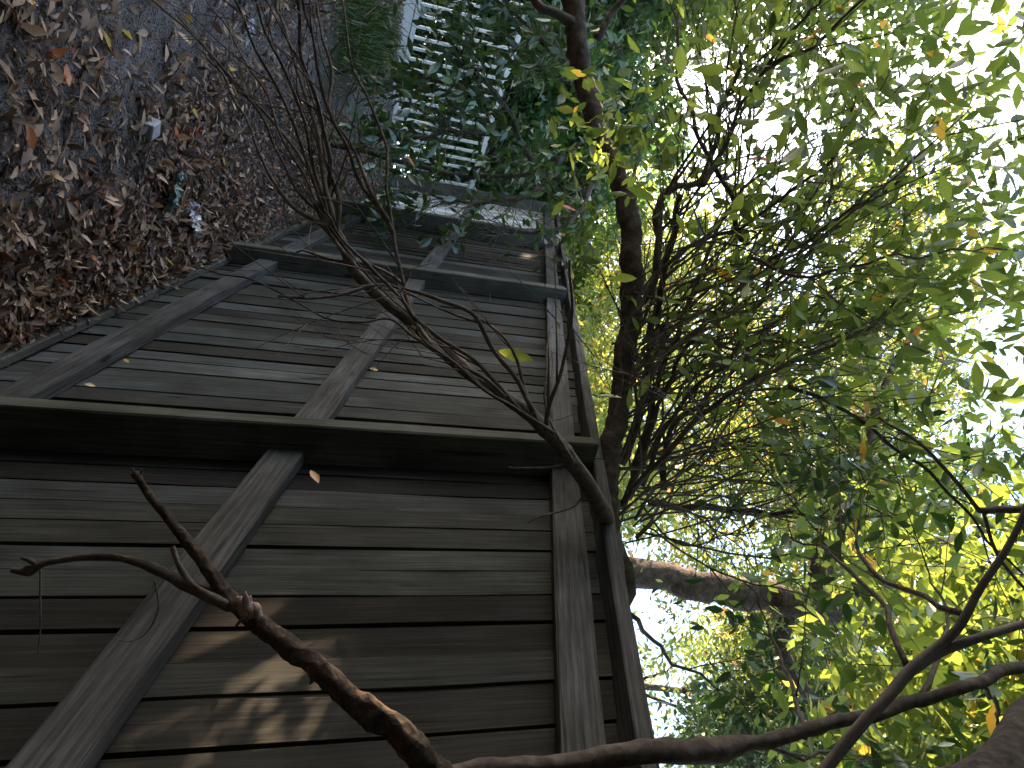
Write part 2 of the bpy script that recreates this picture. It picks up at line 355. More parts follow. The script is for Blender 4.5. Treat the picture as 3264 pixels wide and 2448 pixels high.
def leaves_on(tips, per, size, jit, mat, name, parent, aspect=.36, tmpl=T_FULL, individual=0, spreadz=.2):
    pos = []; dr = []
    for (p, d) in tips:
        for _ in range(per):
            if random.random() < .25: continue
            q = p+Vector(rdir(1)[0])*jit; pos.append(q); dd = d*.7+Vector(rdir(1)[0])*.9+Vector((0, 0, -.25)); dr.append(dd)
    pos = np.array(pos); dr = np.array(dr); kp = open_gaps(pos, size); pos = pos[kp]; dr = dr[kp]; n = len(pos)
    nn = rdir(n); nn[:, 2] = np.abs(nn[:, 2])+.4; sz = size*rng.uniform(.6, 1.25, n)
    rnd = rng.random(n)
    if individual:
        ids = rng.choice(n, min(individual, n), replace=False); msk = np.zeros(n, bool); msk[ids] = True
        for i in ids:
            me = leaf_mesh('leaf', np.zeros((1, 3)), dr[i:i+1], nn[i:i+1], sz[i:i+1], sz[i:i+1]*aspect, T_FULL, rnd[i:i+1], .15)
            link('leaf', me, mat, parent, pos[i])
        pos, dr, nn, sz, rnd = pos[~msk], dr[~msk], nn[~msk], sz[~msk], rnd[~msk]
    o = link(name, leaf_mesh(name, pos, dr, nn, sz, sz*aspect, tmpl, rnd, .12), mat, parent); tag(o, kind='stuff'); return o

# ---------------------------------------------------------------- tree A : thicket tree leaning over the fence
tA = tag(empty('leaning_tree', (1.6, 1.9, gz(0, 1.9))), 'thin many-stemmed tree leaning over the fence top with bare twigs drooping in front', 'tree')
base = Vector((1.5, 1.75, gz(0, 1.75)-.05))
j1 = Q(1335, 1290, 2.35)
pp, rr = spline([base, base+Vector((-.05, .1, .7)), Vector((j1.x+.12, j1.y, j1.z-.45)), j1, Q(1318, 1170, 2.45), Q(1308, 1080, 2.5)], [.06, .055, .05, .035, .035, .045], 6, .01)
mb = MB(); mb.tube(pp, rr, 9, .2); mb.build('trunk', B_DARK, tA)
limb, lr, _ = branch(tA, [(1308, 1090, 2.5), (1320, 960, 2.6), (1337, 860, 2.7), (1350, 760, 2.75), (1366, 640, 2.8), (1362, 520, 2.85), (1345, 410, 2.9), (1303, 310, 2.95), (1268, 200, 3.0), (1247, 80, 3.0), (1225, -60, 3.0)],
                     [25, 24, 22, 22, 25, 23, 24, 21, 22, 23, 26], sides=14, n=10, rough=.22, seed=3)
branch(tA, [(1247, 60, 3.0), (1205, 35, 2.95), (1165, 10, 2.9), (1140, -20, 2.9)], [13, 11, 10, 9])
branch(tA, [(1285, 80, 3.0), (1310, 45, 3.0), (1345, 0, 3.0), (1360, -30, 3.0)], [10, 8, 7, 6], name='branch')
# drooping limb in front of the fence
drp, dr_, _ = branch(tA, [(1330, 1240, 2.40), (1322, 1175, 2.16), (1308, 1120, 1.97), (1286, 1072, 1.86), (1240, 1000, 1.82), (1180, 925, 1.8), (1120, 872, 1.78), (1050, 832, 1.78), (960, 765, 1.78), (900, 715, 1.78), (850, 675, 1.76), (800, 615, 1.75), (758, 560, 1.74), (735, 512, 1.73), (705, 468, 1.72), (690, 440, 1.7)],
                     [20, 19, 18, 17, 18, 17, 15.5, 14.5, 15.5, 14, 13, 12, 12, 11, 10, 9], mat=B_TWIG, sides=8, seed=5)
tipsA = []
dm = MB()
fan = [[(705, 468), (640, 400), (590, 300), (520, 190), (420, 80), (320, -10)],
       [(700, 462), (655, 370), (600, 250), (540, 140), (470, 30), (440, -20)],
       [(695, 450), (665, 350), (620, 220), (560, 110), (500, 0), (480, -40)],
       [(705, 468), (680, 380), (645, 240), (600, 120), (560, 0), (550, -30)],
       [(715, 480), (700, 380), (670, 250), (640, 130), (600, 20), (590, -30)],
       [(720, 490), (712, 400), (695, 260), (655, 130), (640, 20), (635, -30)],
       [(735, 512), (700, 420), (640, 330), (560, 230), (470, 140), (380, 30)],
       [(735, 512), (730, 420), (700, 300), (720, 180), (690, 60), (680, -20)],
       [(760, 560), (690, 480), (620, 430), (560, 330), (500, 200), (440, 110)],
       [(1040, 825), (928, 741), (876, 621), (846, 498), (824, 276), (757, 123), (745, -20)],
       [(846, 498), (790, 400), (740, 300), (700, 200), (660, 60), (650, -20)],
       [(842, 480), (800, 410), (770, 330), (700, 250), (640, 200)],
       [(1130, 885), (1060, 810), (980, 750), (900, 690), (860, 640), (800, 580), (750, 530), (700, 455)],
       [(1150, 895), (1075, 760), (1020, 690), (960, 650), (900, 625), (820, 620), (740, 640), (600, 640)],
       [(1090, 850), (1000, 790), (930, 755), (880, 720), (840, 690), (780, 700), (700, 690), (560, 610), (410, 575)],
       [(1200, 940), (1130, 900), (1060, 850), (1000, 800), (940, 750), (900, 700)],
       [(1170, 920), (1140, 850), (1090, 740), (1040, 690)],
       [(1180, 925), (1195, 860), (1240, 700), (1230, 560)],
       [(1240, 1000), (1190, 900), (1180, 800), (1190, 700)],
       [(960, 765), (900, 700), (850, 600), (700, 560), (640, 545)]]
for k, fpts in enumerate(fan):
    n_ = len(fpts); d0 = 1.74-.02*k % .1; dd = random.uniform(-.35, .3)
    ps = [Q(a, b2, d0+dd*(i/(n_-1))**1.5 + random.uniform(-.02, .02)) for i, (a, b2) in enumerate(fpts)]
    r0 = random.uniform(3.8, 6.3); rs = [px(r0*(1-.55*i/(n_-1)), 1.7) for i in range(n_)]
    pp, rr = spline(ps, rs, 5, .014, k); m_ = MB(); m_.tube(pp, rr, 6, .1); m_.build('branch', B_TWIG, tA)
    for i in range(3, len(pp)-2, 3):
        if random.random() < .35:
            d = (pp[i+1]-pp[i]).normalized()
            twiggy(dm, pp[i], d+Vector(rdir(1)[0])*.55, random.uniform(.12, .38), rr[i]*.6, 1, None, .3, 5)
for (a, b2, c, d2) in ((1280, 1045, 1140, 1130), (1240, 1000, 1100, 1010)):
    ps, rs = spline([Q(a, b2, 1.85), Q((a+c)/2+20, b2*.4+d2*.6, 1.8), Q(c, d2, 1.75)], [px(3.4, 1.8), px(2.8, 1.8), px(1.6, 1.8)], 6, .01)
    dm.tube(ps, rs, 5)
# upright stems with leaves
stems = [([(1400, 650), (1425, 530), (1431, 422), (1511, 381), (1543, 314), (1565, 224), (1601, 135), (1610, 81)], 10, 2.7),
         ([(1520, 400), (1560, 330), (1590, 250), (1660, 140), (1730, 50), (1775, -10)], 6, 2.6),
         ([(1660, 140), (1740, 110), (1800, 60), (1880, -10)], 5, 2.6),
         ([(1600, 520), (1570, 420), (1510, 290), (1470, 170), (1465, 0), (1460, -40)], 6, 2.8),
         ([(1430, 1060), (1450, 940), (1520, 860), (1620, 770), (1660, 690)], 8, 2.8),
         ([(1400, 740), (1500, 738), (1570, 748), (1700, 770)], 7, 3.0),
         ([(1400, 1090), (1560, 1100), (1680, 1110), (1760, 1120)], 9, 3.2),
         ([(1350, 1100), (1380, 980), (1430, 800), (1500, 620), (1560, 480), (1640, 380), (1760, 300)], 8, 2.7),
         ([(1345, 1100), (1400, 940), (1480, 760), (1620, 600), (1800, 480), (1960, 380)], 7, 2.6),
         ([(1340, 1000), (1390, 850), (1410, 700), (1440, 560), (1470, 420)], 12, 2.9),
         ([(1350, 1080), (1420, 1000), (1540, 880), (1700, 780), (1880, 700), (2000, 560)], 7, 2.5),
         ([(1380, 1050), (1460, 900), (1600, 740), (1680, 560), (1790, 440), (1800, 300)], 6, 2.5),
         ([(1360, 700), (1420, 600), (1520, 520), (1640, 470), (1780, 350), (1850, 200)], 6, 2.6),
         ([(1700, 840), (1800, 880), (1960, 980), (2100, 1120), (2210, 1240)], 5, 2.4),
         ([(1620, 560), (1720, 600), (1900, 560), (2080, 540), (2240, 540)], 4, 2.3)]
twA = MB()
for k, (fp, r0, d0) in enumerate(stems):
    n_ = len(fp); ps = [Q(a, b2, d0+.5*math.sin(k*1.7+i*.5)*i/n_) for i, (a, b2) in enumerate(fp)]
    rs = [px(r0*(1-.6*i/(n_-1)), d0) for i in range(n_)]
    pp, rr = spline(ps, rs, 6, .02, k+30); m_ = MB(); m_.tube(pp, rr, 6, .15); m_.build('branch', B_DARK, tA)
    for i in range(4, len(pp), 3):
        d = (pp[i]-pp[i-1]).normalized()
        twiggy(twA, pp[i], d+Vector(rdir(1)[0])*.7+Vector((0, 0, .1)), random.uniform(.3, .7), max(rr[i]*.5, .0022), 2, tipsA, .35, 5)
# thicket of thin stems fanning from the limb
for k in range(80):
    t = random.random(); y0 = 620+t*560; x0 = 1345+random.uniform(-20, 45); d0 = random.uniform(2.5, 3.1)
    x1 = x0+random.uniform(120, 780); y1 = y0-random.uniform(-120, 620); d1 = d0+random.uniform(-.5, 1.0)
    a, c = Q(x0, y0, d0), Q(x1, y1, d1); mid = (a+c)*.5+Vector(rdir(1)[0])*.18+Vector((0, 0, random.uniform(-.12, .12)))
    pp, rr = spline([a, mid, c], [px(random.uniform(1.8, 4.2), d0), px(2.2, d0), px(1.1, d0)], 7, .03, k)
    twA.tube(pp, rr, 5)
    if k < 70:
        for i in (5, 8, 10, 12):
            d = (pp[i]-pp[i-1]).normalized()
            twiggy(twA, pp[i], d+Vector(rdir(1)[0])*.7, random.uniform(.2, .55), .0028, 1, tipsA if random.random() < .6 else None, .35, 5)
for k in range(60):
    x0, y0 = random.uniform(1380, 1800), random.uniform(480, 1120); d0 = random.uniform(2.4, 3.4)
    twiggy(twA, Q(x0, y0, d0), rdir(1)[0], random.uniform(.25, .7), .0028, 1, None, .6, 6, kids=(2, 3))
dm.build('drooping_twigs', B_TWIG, tA, kind='stuff'); twA.build('twigs', B_TWIG, tA, kind='stuff')
def pix(p):
    c_ = M.T@np.array((p[0], p[1], p[2]-CAM_Z)); return (c_[1]/c_[2]*F+1632)/K, (c_[0]/c_[2]*F+1224)/K
def keepA(p):
    a, c_ = pix(p); return random.random() < (.12 if a < 1440 else .35 if a < 1600 else .75)
tipsA = [t for t in tipsA if keepA(t[0])]
leaves_on(tipsA, 2, .074, .06, L_GREEN, 'foliage', tA, .36, T_FULL, 0)

# leaf sprays of this tree between the sun and the near bay: they break the beam into flecks
_t = Vector(SUN); _a = _t.cross(Vector((0, 0, 1))).normalized(); _b = _t.cross(_a)
_c = Vector((.86, .98, 1.64))+_t*2.0; n = 230; r5 = np.random.default_rng(5)
g_ = r5.normal(0, 1, (n, 3)); pos = np.array([_c+_a*(q[0]*.12)+_b*(q[1]*.11)+_t*(q[2]*.10) for q in g_])
sz = r5.uniform(.035, .075, n); tag(link('leaf_spray', leaf_mesh('leaf_spray', pos, r5.normal(0, 1, (n, 3)), r5.normal(0, 1, (n, 3)), sz, sz*.42, T_FULL, None, .1), L_GREEN, tA), kind='stuff')
# ---------------------------------------------------------------- tree B : limbs at the right edge, with the broken branch
tB = tag(empty('overhanging_tree', (1.0, .2, gz(0, .2))), 'tree with a thick limb, pale grey stems and a broken branch across the near palings', 'tree')
cbase = P(2950, 2900, 1.5)
pp, rr = spline([Vector((.86, .25, gz(0, .25)-.1)), Vector((.84, .28, .9)), P(1900, 2700, .9), P(2700, 2640, 1.2), P(3150, 2500, 1.4), P(3330, 2280, 1.6), P(3600, 2100, 1.8)], [.06, .055, .05, .05, .05, .05, .05], 6, .01)
mb = MB(); mb.tube(pp, rr, 10, .15); mb.build('trunk', B_DARK, tB)
def br3(parent, pts, rads, d, name='branch', mat=B_DARK, **kw):
    ds = d if isinstance(d, (list, tuple)) else [d]*len(pts)
    return branch(parent, [(a/K, b2/K, q) for (a, b2), q in zip(pts, ds)], [r/K for r in rads], name, mat, **kw)
br3(tB, [(1250, 2520), (1478, 2462), (1768, 2425), (2053, 2390), (2271, 2395), (2386, 2374), (2557, 2328), (2786, 2271), (2928, 2231), (3128, 2174), (3264, 2117), (3400, 2060)],
    [30, 30, 30, 38, 42, 24, 22, 21, 20, 19, 19, 19], [.95, 1.0, 1.05, 1.1, 1.15, 1.2, 1.25, 1.3, 1.35, 1.4, 1.5, 1.55], sides=10, rough=.3)
br3(tB, [(2560, 2520), (2643, 2448), (2786, 2271), (2900, 2146), (3071, 1974), (3186, 1757), (3243, 1614), (3290, 1480)], [20, 20, 19, 19, 14, 11, 10, 9], 1.15, mat=B_GREY, rough=.08)
br3(tB, [(2895, 2150), (3014, 2071), (3140, 2025), (3264, 1986), (3350, 1960)], [17, 16, 14, 13, 12], 1.15, mat=B_GREY, rough=.08)
br3(tB, [(3264+60, 1625), (3200, 1617), (3120, 1622), (3090, 1600), (2960, 1420), (2800, 1330)], [13, 12, 11, 7, 6, 4], 1.5, mat=B_TWIG)
br3(tB, [(3120, 1622), (3180, 1760), (3264, 1880), (3330, 1950)], [6, 6, 5, 5], 1.5, mat=B_TWIG)
bk = []
bb = br3(tB, [(430, 1508), (487, 1590), (570, 1697), (639, 1780), (728, 1900), (791, 1957), (886, 2033), (1013, 2128), (1139, 2242), (1266, 2330), (1342, 2413), (1420, 2500)],
    [13, 14, 17, 20, 24, 32, 33, 35, 40, 44, 48, 55], [1.0, .99, .98, .97, .96, .95, .94, .93, .93, .93, .94, .95], name='broken_branch', mat=B_RUST, sides=16, n=22, rough=.28, wob=.002)[2]
tag(bb, label='dark broken branch with rusty bark crossing the near palings')
def sub(pts, r, d, name, mat=B_TWIG):
    ps = [P(a*.6329, b2*.6329+1400, d) for a, b2 in pts]; rs = [q*.6329*d/F for q in r]
    pp, rr = spline(ps, rs, 6, .003, 3); m_ = MB(); m_.tube(pp, rr, 8, .35); o = m_.build(name, mat, bb); return o
sub([(1170, 830), (1000, 760), (850, 685), (740, 635), (600, 600), (400, 597), (220, 630), (140, 672), (60, 660)], [40, 34, 30, 25, 20, 18, 18, 26, 12], .96, 'side_branch', B_DARK)
sub([(1150, 825), (990, 740), (905, 635), (868, 540)], [20, 17, 14, 12], .95, 'side_branch')
sub([(190, 640), (150, 610), (110, 598)], [16, 14, 8], .96, 'side_branch', B_DARK)
sub([(775, 700), (795, 850), (740, 970), (660, 1012), (585, 1000)], [4, 4, 3.5, 3.5, 2], .97, 'tendril')
sub([(200, 650), (196, 800), (200, 970), (190, 1080)], [5, 5, 4, 3], .97, 'tendril')
sub([(1250, 900), (1210, 910), (1180, 945)], [16, 10, 5], .94, 'stub', B_DARK)
sub([(1560, 1180), (1570, 1215), (1560, 1235)], [14, 10, 4], .92, 'stub', B_DARK)
sub([(690, 190), (672, 165), (668, 145)], [14, 8, 4], 1.0, 'stub', B_DARK)
sub([(700, 200), (705, 170), (712, 150)], [12, 7, 3], 1.0, 'stub', B_DARK)
mw, nt, N, L, b = newmat('fresh_wood')
n1 = N.new('ShaderNodeTexNoise'); n1.inputs['Scale'].default_value = 90; r = ramp(N, [(.40, (.06, .03, .02)), (.50, (.22, .08, .04)), (.58, (.44, .38, .34))]); L.new(n1.outputs[0], r.inputs[0]); L.new(r.outputs[0], b.inputs['Base Color']); b.inputs['Roughness'].default_value = .8
sub([(1275, 885), (1262, 850), (1250, 815), (1262, 785)], [38, 44, 26, 4], .932, 'snapped_end', mw)
sub([(1245, 880), (1225, 835), (1208, 800), (1196, 792)], [34, 38, 24, 5], .93, 'snapped_end', mw)
sub([(1300, 890), (1290, 845), (1278, 825)], [24, 22, 5], .93, 'snapped_end', mw)
sub([(1240, 850), (1238, 790), (1236, 764)], [20, 16, 3], .925, 'snapped_end', mw)
twB = MB(); tb_tips = []
for (w0, u0, w1, u1, d0) in [(2900, 2146, 2500, 1700, 1.3), (3071, 1974, 2700, 1650, 1.3), (2557, 2328, 2400, 1900, 1.4), (2928, 2231, 2950, 1800, 1.5), (3128, 2174, 3200, 2400, 1.5), (2002, 1956, 2400, 2250, 1.7), (2271, 2395, 2700, 2380, 1.4)]:
    a, c = P(w0, u0, d0), P(w1, u1, d0+.6); pp, rr = spline([a, (a+c)*.5+Vector(rdir(1)[0])*.06, c], [.006, .0045, .002], 6, .02, w0)
    twB.tube(pp, rr, 5)
    for i in (4, 7, 9, 11):
        twiggy(twB, pp[i], (pp[i]-pp[i-1])+Vector(rdir(1)[0])*.03, random.uniform(.2, .5), .002, 1, tb_tips, .3, 5)
twB.build('twigs', B_TWIG, tB, kind='stuff')
leaves_on(tb_tips, 2, .055, .04, L_DARK, 'foliage', tB, .4, T_FULL)

# ---------------------------------------------------------------- tree D : background trunk beyond the fence
def tree(name, label, x, y, H, blobs, n, clumps, spread, size, lm, bm_=B_DARK, r0=.12, trunkpts=None, cat='tree', nb=9, droop=.35, aspect=.42, group=None):
    z = gz(x, y); t = tag(empty(name, (x, y, z)), label, cat, group)
    pts = trunkpts or [(x, y, z-.1), (x+.1, y+.05, z+H*.3), (x-.1, y+.1, z+H*.65), (x+.05, y, z+H)]
    pp, rr = spline(pts, [r0*(1-.7*i/(len(pts)-1)) for i in range(len(pts))], 6, .05, x*7); m_ = MB(); m_.tube(pp, rr, 9, .2); m_.build('trunk' if cat == 'tree' else 'stem', bm_, t)
    o, c = crown('crown' if cat == 'tree' else 'foliage', t, blobs, n, clumps, spread, size, lm, droop=droop, aspect=aspect)
    ids = rng.choice(len(c), min(nb, len(c)), replace=False)
    for i in ids:
        q = Vector(c[i]); k = min(range(len(pp)), key=lambda j: (pp[j]-q).length+abs(pp[j].z-(q.z-.6))*.5)
        a = pp[k]; mid = (a+q)*.5+Vector((0, 0, .15*(q-a).length)); p2, r2_ = spline([a, mid, q], [rr[k]*.55, rr[k]*.3, rr[k]*.12], 5, .04, i)
        m2 = MB(); m2.tube(p2, r2_, 6, .1); m2.build('branch', bm_, t)
    return t
d0 = 5.2
pD = [Q(1330-500, 1235, d0), Q(1330, 1238, d0), Q(1500, 1262, d0), Q(1640, 1290, d0), Q(1760, 1312, d0), Q(1900, 1325, d0+.2), Q(2230, 1345, d0+.5)]
tD = tag(empty('forked_tree', (pD[0].x, pD[0].y, gz(pD[0].x, pD[0].y))), 'dark forked tree trunk rising just behind the fence against blown-out light', 'tree')
pD[0] = Vector((pD[0].x, pD[0].y, gz(0, pD[0].y)-.2))
pp, rr = spline(pD, [px(q, d0) for q in (36, 33, 34, 34, 30, 22, 14)], 6, .05); mb = MB(); mb.tube(pp, rr, 10, .25); mb.build('trunk', B_DARK, tD)
branch(tD, [(1745, 1310, d0), (1785, 1200, d0), (1828, 1110, d0), (1770, 1040, d0), (1690, 980, d0), (1640, 900, d0)], [24, 24, 25, 20, 13, 8], sides=9)
branch(tD, [(1828, 1110, d0), (1870, 1000, d0), (1900, 860, d0), (1980, 700, d0)], [14, 11, 9, 6])
branch(tD, [(1700, 1320, d0), (1690, 1400, d0), (1730, 1480, d0), (1800, 1560, d0)], [18, 17, 14, 10])
branch(tD, [(1760, 1312, d0), (1900, 1230, d0), (2060, 1180, d0), (2212, 1100, d0)], [14, 11, 8, 6])


# ---------------------------------------------------------------- crowns and trees of the background
EL = lambda x, y, z, a, b2, c: ((x, y, z), (a, b2, c))
crown('crown', tB, [EL(2.2, 1.6, 5.2, 1.6, 1.6, .9), EL(-.4, -1.0, 4.3, 3.8, 2.4, 1.0), EL(2.6, -1.0, 3.6, 1.6, 2.2, 1.6), EL(-2.8, .2, 4.5, 1.5, 1.8, .8)], 110000, 900, .24, .12, L_GREEN)  # crown extended out of view overhead and behind the viewer to shade the fence
crown('crown', tD, [EL(pD[5].x, pD[5].y, pD[5].z+.9, 1.6, 1.6, 1.0)], 7000, 90, .17, .075, L_DARK)
tree('broadleaf_tree', 'yellow-green backlit broadleaf tree close behind the far half of the fence', 2.4, 6.4, 3.4, [EL(2.4, 6.6, 5.0, 1.3, 1.5, 1.5), EL(3.0, 5.6, 6.6, 1.6, 1.6, 1.3), EL(2.0, 6.5, 3.4, .8, 1.4, .8)], 30000, 300, .17, .075, L_YEL)
tree('broadleaf_tree', 'tall yellow-green tree standing furthest up the slope in strong backlight', 2.2, 11.5, 6, [EL(1.8, 11.5, 7.8, 2.0, 2.2, 2.0), EL(3.9, 11.0, 8.0, 2.4, 2.2, 2.4), EL(3.2, 10.8, 5.6, 1.8, 1.6, 1.4), EL(.6, 8.4, 9.4, 2.4, 1.6, 1.4), EL(3.0, 8.0, 10.0, 2.0, 1.5, 1.4)], 52000, 430, .28, .11, L_YEL)
tree('broadleaf_tree', 'broad green tree beyond the fence behind the dark forked trunk', 6.6, 7.2, 5, [EL(6.0, 6.4, 8.2, 2.4, 2.2, 2.0), EL(7.5, 8.0, 9.8, 2.0, 2.0, 1.5)], 15000, 110, .24, .10, L_YEL)
tree('broadleaf_tree', 'dark green tree at the near end beyond the fence with small blue-white sky gaps', 5.6, 3.4, 5, [EL(5.2, 4.0, 6.6, 1.5, 1.4, 1.3), EL(5.0, 4.9, 7.4, 1.6, 1.5, 1.2)], 20000, 170, .2, .10, L_DARK)
tree('shade_tree', 'leafy evergreen tree up the slope left of the gate that shades the litter', -3.2, 10.4, 5.2, [EL(-3.4, 10.6, 7.2, 1.9, 3.4, 2.2), EL(-2.4, 6.6, 5.9, 1.5, 2.6, 1.6), EL(-5.2, 13.5, 8.8, 2.6, 3.0, 2.4), EL(-1.3, 9.8, 6.0, .7, 1.4, .9), EL(-4.4, 7.6, 6.8, 1.5, 3.0, 2.0)], 120000, 1400, .22, .12, L_GREEN, r0=.2)
def bush(label, x, y, H, R_, n, size, lm, cl, asp=.42, z0=None, name='leafy_shrub', group=None, spread=.12):
    z = gz(x, y); zc = z+H*.55
    return tree(name, label, x, y, H*.8, [EL(x, y, zc, R_, R_*.9, H*.5)], n, cl, spread, size, lm, r0=.03, cat='shrub', nb=7, droop=.3, aspect=asp, group=group,
                trunkpts=[(x, y, z-.05), (x+.05, y, z+H*.3), (x, y+.05, z+H*.7)])
bush('blue-green shrub behind the white fence at the left edge', -1.5, 9.3, 3.0, 1.4, 26000, .12, L_BLUE, 200)
bush('blue-green shrub behind the middle of the white fence', .3, 10.2, 3.6, 1.5, 30000, .12, L_BLUE, 220)
bush('green shrub growing where the white fence meets the timber fence', 1.9, 9.6, 3.2, 1.2, 20000, .11, L_GREEN, 160)
bush('low yellow-green shrub right behind the middle of the timber fence', 1.9, 3.9, 2.7, .7, 8000, .06, L_YEL, 90)
bush('low green shrub right behind the near bay of the timber fence', 3.4, 2.4, 2.4, .8, 3500, .07, L_GREEN, 50)
o_, c_ = crown('foliage', bpy.data.objects['leafy_shrub.001'], [EL(-.6, 9.6, gz(0, 9.6)+.9, 2.6, .5, 1.1)], 34000, 420, .16, .11, L_BLUE)
o_, c_ = crown('foliage', bpy.data.objects['leafy_shrub'], [EL(-.8, 10.8, gz(0, 10.8)+1.6, 3.2, .7, 1.7)], 46000, 520, .2, .12, L_BLUE)
# dark-leaved shrub hanging in front of the white fence
c = P(1620, 380, 5.6); x, y = c.x, c.y; z = gz(x, y)
ds = tag(empty('dark_leaved_shrub', (x-.1, y+.3, z)), 'dark glossy-leaved shrub hanging in front of the white picket fence', 'shrub')
mb = MB(); tips = []; m2 = MB()
top = P(2150, 520, 5.7)
stems_ = [[Vector((x+.4, y+.4, gz(x, y)-.1)), P(1500, 560, 5.7), P(1800, 500, 5.6), P(1900, 300, 5.5), P(1750, 120, 5.4)],
          [P(1500, 560, 5.7), P(1600, 430, 5.5), P(1500, 300, 5.3), P(1330, 240, 5.2)],
          [P(1700, 520, 5.65), P(1600, 330, 5.3), P(1450, 150, 5.2)],
          [P(1900, 400, 5.55), P(1850, 250, 5.2), P(1700, 100, 5.1), P(1560, -20, 5.0)],
          [P(1800, 500, 5.6), P(1700, 620, 5.3), P(1500, 640, 5.2), P(1380, 620, 5.15)],
          [P(1900, 560, 5.6), P(1850, 680, 5.3), P(1700, 740, 5.2), P(1560, 740, 5.1)],
          [P(1600, 430, 5.5), P(1450, 420, 5.2), P(1320, 440, 5.1)]]
for k, sp in enumerate(stems_):
    pp, rr = spline(sp, [.022, .018, .012, .007, .004][:len(sp)], 6, .04, k); m_ = MB(); m_.tube(pp, rr, 6, .1); m_.build('stem' if k == 0 else 'branch', B_DARK, ds)
    for i in range(3, len(pp), 1):
        for _ in range(2):
            twiggy(m2, pp[i], (pp[i]-pp[i-1]).normalized()+Vector(rdir(1)[0])*1.0+Vector((0, 0, -.2)), random.uniform(.2, .55), .004, 1, tips, .3, 5)
m2.build('twigs', B_TWIG, ds, kind='stuff')
tips = [t for t in tips if not (pix(t[0])[1]*K > 540 and pix(t[0])[0]*K > 1280 and random.random() < .72) and not (pix(t[0])[0]*K < 1420 and pix(t[0])[1]*K < 200 and random.random() < .7)]
leaves_on(tips, 2, .10, .06, L_DARK, 'foliage', ds, .40, T_FULL)

# ================================================================== WHITE FENCE
mp_, nt, N, L, b = newmat('white_paint'); n1 = N.new('ShaderNodeTexNoise'); n1.inputs['Scale'].default_value = 9; n1.inputs['Detail'].default_value = 6
r = ramp(N, [(.35, (.68, .68, .68)), (.6, (.80, .80, .80))]); L.new(n1.outputs[0], r.inputs[0]); L.new(r.outputs[0], b.inputs['Base Color']); b.inputs['Roughness'].default_value = .6
WA = Vector((-4.2, 6.05, 0)); WB = Vector((.93, 8.42, 0)); wd = (WB-WA).normalized(); wl = (WB-WA).length; wnrm = Vector((wd.y, -wd.x, 0))
zb = 2.62
wf = tag(empty('white_fence', (0, 8, zb)), 'white picket fence with a deep base board across the top of the litter slope', 'fence')
def wbox(t0, t1, z0, z1, th, off, name):
    V = []
    for t in (t0, t1):
        for o in (-th/2+off, th/2+off):
            for zz in (z0, z1):
                q = WA+wd*t+wnrm*o; V.append((q.x, q.y, zz))
    V2, Fc = boxv((0, 0, 0), 1, 1, 1); c = sum((Vector(v) for v in V), Vector())/8
    return link(name, mesh(name, [Vector(v)-c for v in V], Fc), mp_, wf, c)
wbox(0, wl, zb-.02, zb+.16, .045, 0, 'base_board'); wbox(0, wl, zb+.17, zb+.21, .05, 0, 'bottom_rail')
wbox(0, wl, zb+1.12, zb+1.17, .05, 0, 'top_rail')
for k in (0, 1, 2, 4): wbox(.02+k*wl/4-(.1 if k == 4 else 0), .10+k*wl/4-(.1 if k == 4 else 0), zb-.1, zb+1.25, .055, .056, 'post')
pk = None; t = .12
while t < wl-.12:
    q = WA+wd*t
    if pk is None:
        pk = wbox(t, t+.024, zb+.213, zb+1.117, .022, 0, 'picket')
    else:
        o = pk.copy(); col.objects.link(o); o.location = (q.x+wd.x*.012, q.y+wd.y*.012, zb+.665)
    t += .10
# concrete slab in front of the white fence
cm, nt, N, L, b = newmat('concrete'); n1 = N.new('ShaderNodeTexNoise'); n1.inputs['Scale'].default_value = 30; n1.inputs['Detail'].default_value = 8
r = ramp(N, [(.3, (.28, .28, .29)), (.65, (.48, .48, .50))]); L.new(n1.outputs[0], r.inputs[0]); L.new(r.outputs[0], b.inputs['Base Color']); b.inputs['Roughness'].default_value = .9
bp = N.new('ShaderNodeBump'); bp.inputs['Strength'].default_value = .4; bp.inputs['Distance'].default_value = .004; L.new(n1.outputs[0], bp.inputs['Height']); L.new(bp.outputs[0], b.inputs['Normal'])
V = []
for q, o in ((WA, .06), (WA+wd*(wl-1.2), .06), (WA+wd*(wl-1.2), .42), (WA, .42)):
    p = q+wnrm*o
    V += [(p.x, p.y, zb-.5), (p.x, p.y, zb-.015 if o < .1 else zb-.06)]
link('kerb_strip', mesh('kerb_strip', V, [(1, 3, 5, 7), (6, 7, 5, 4), (0, 1, 7, 6), (2, 4, 5, 3)]), cm)['kind'] = 'structure'

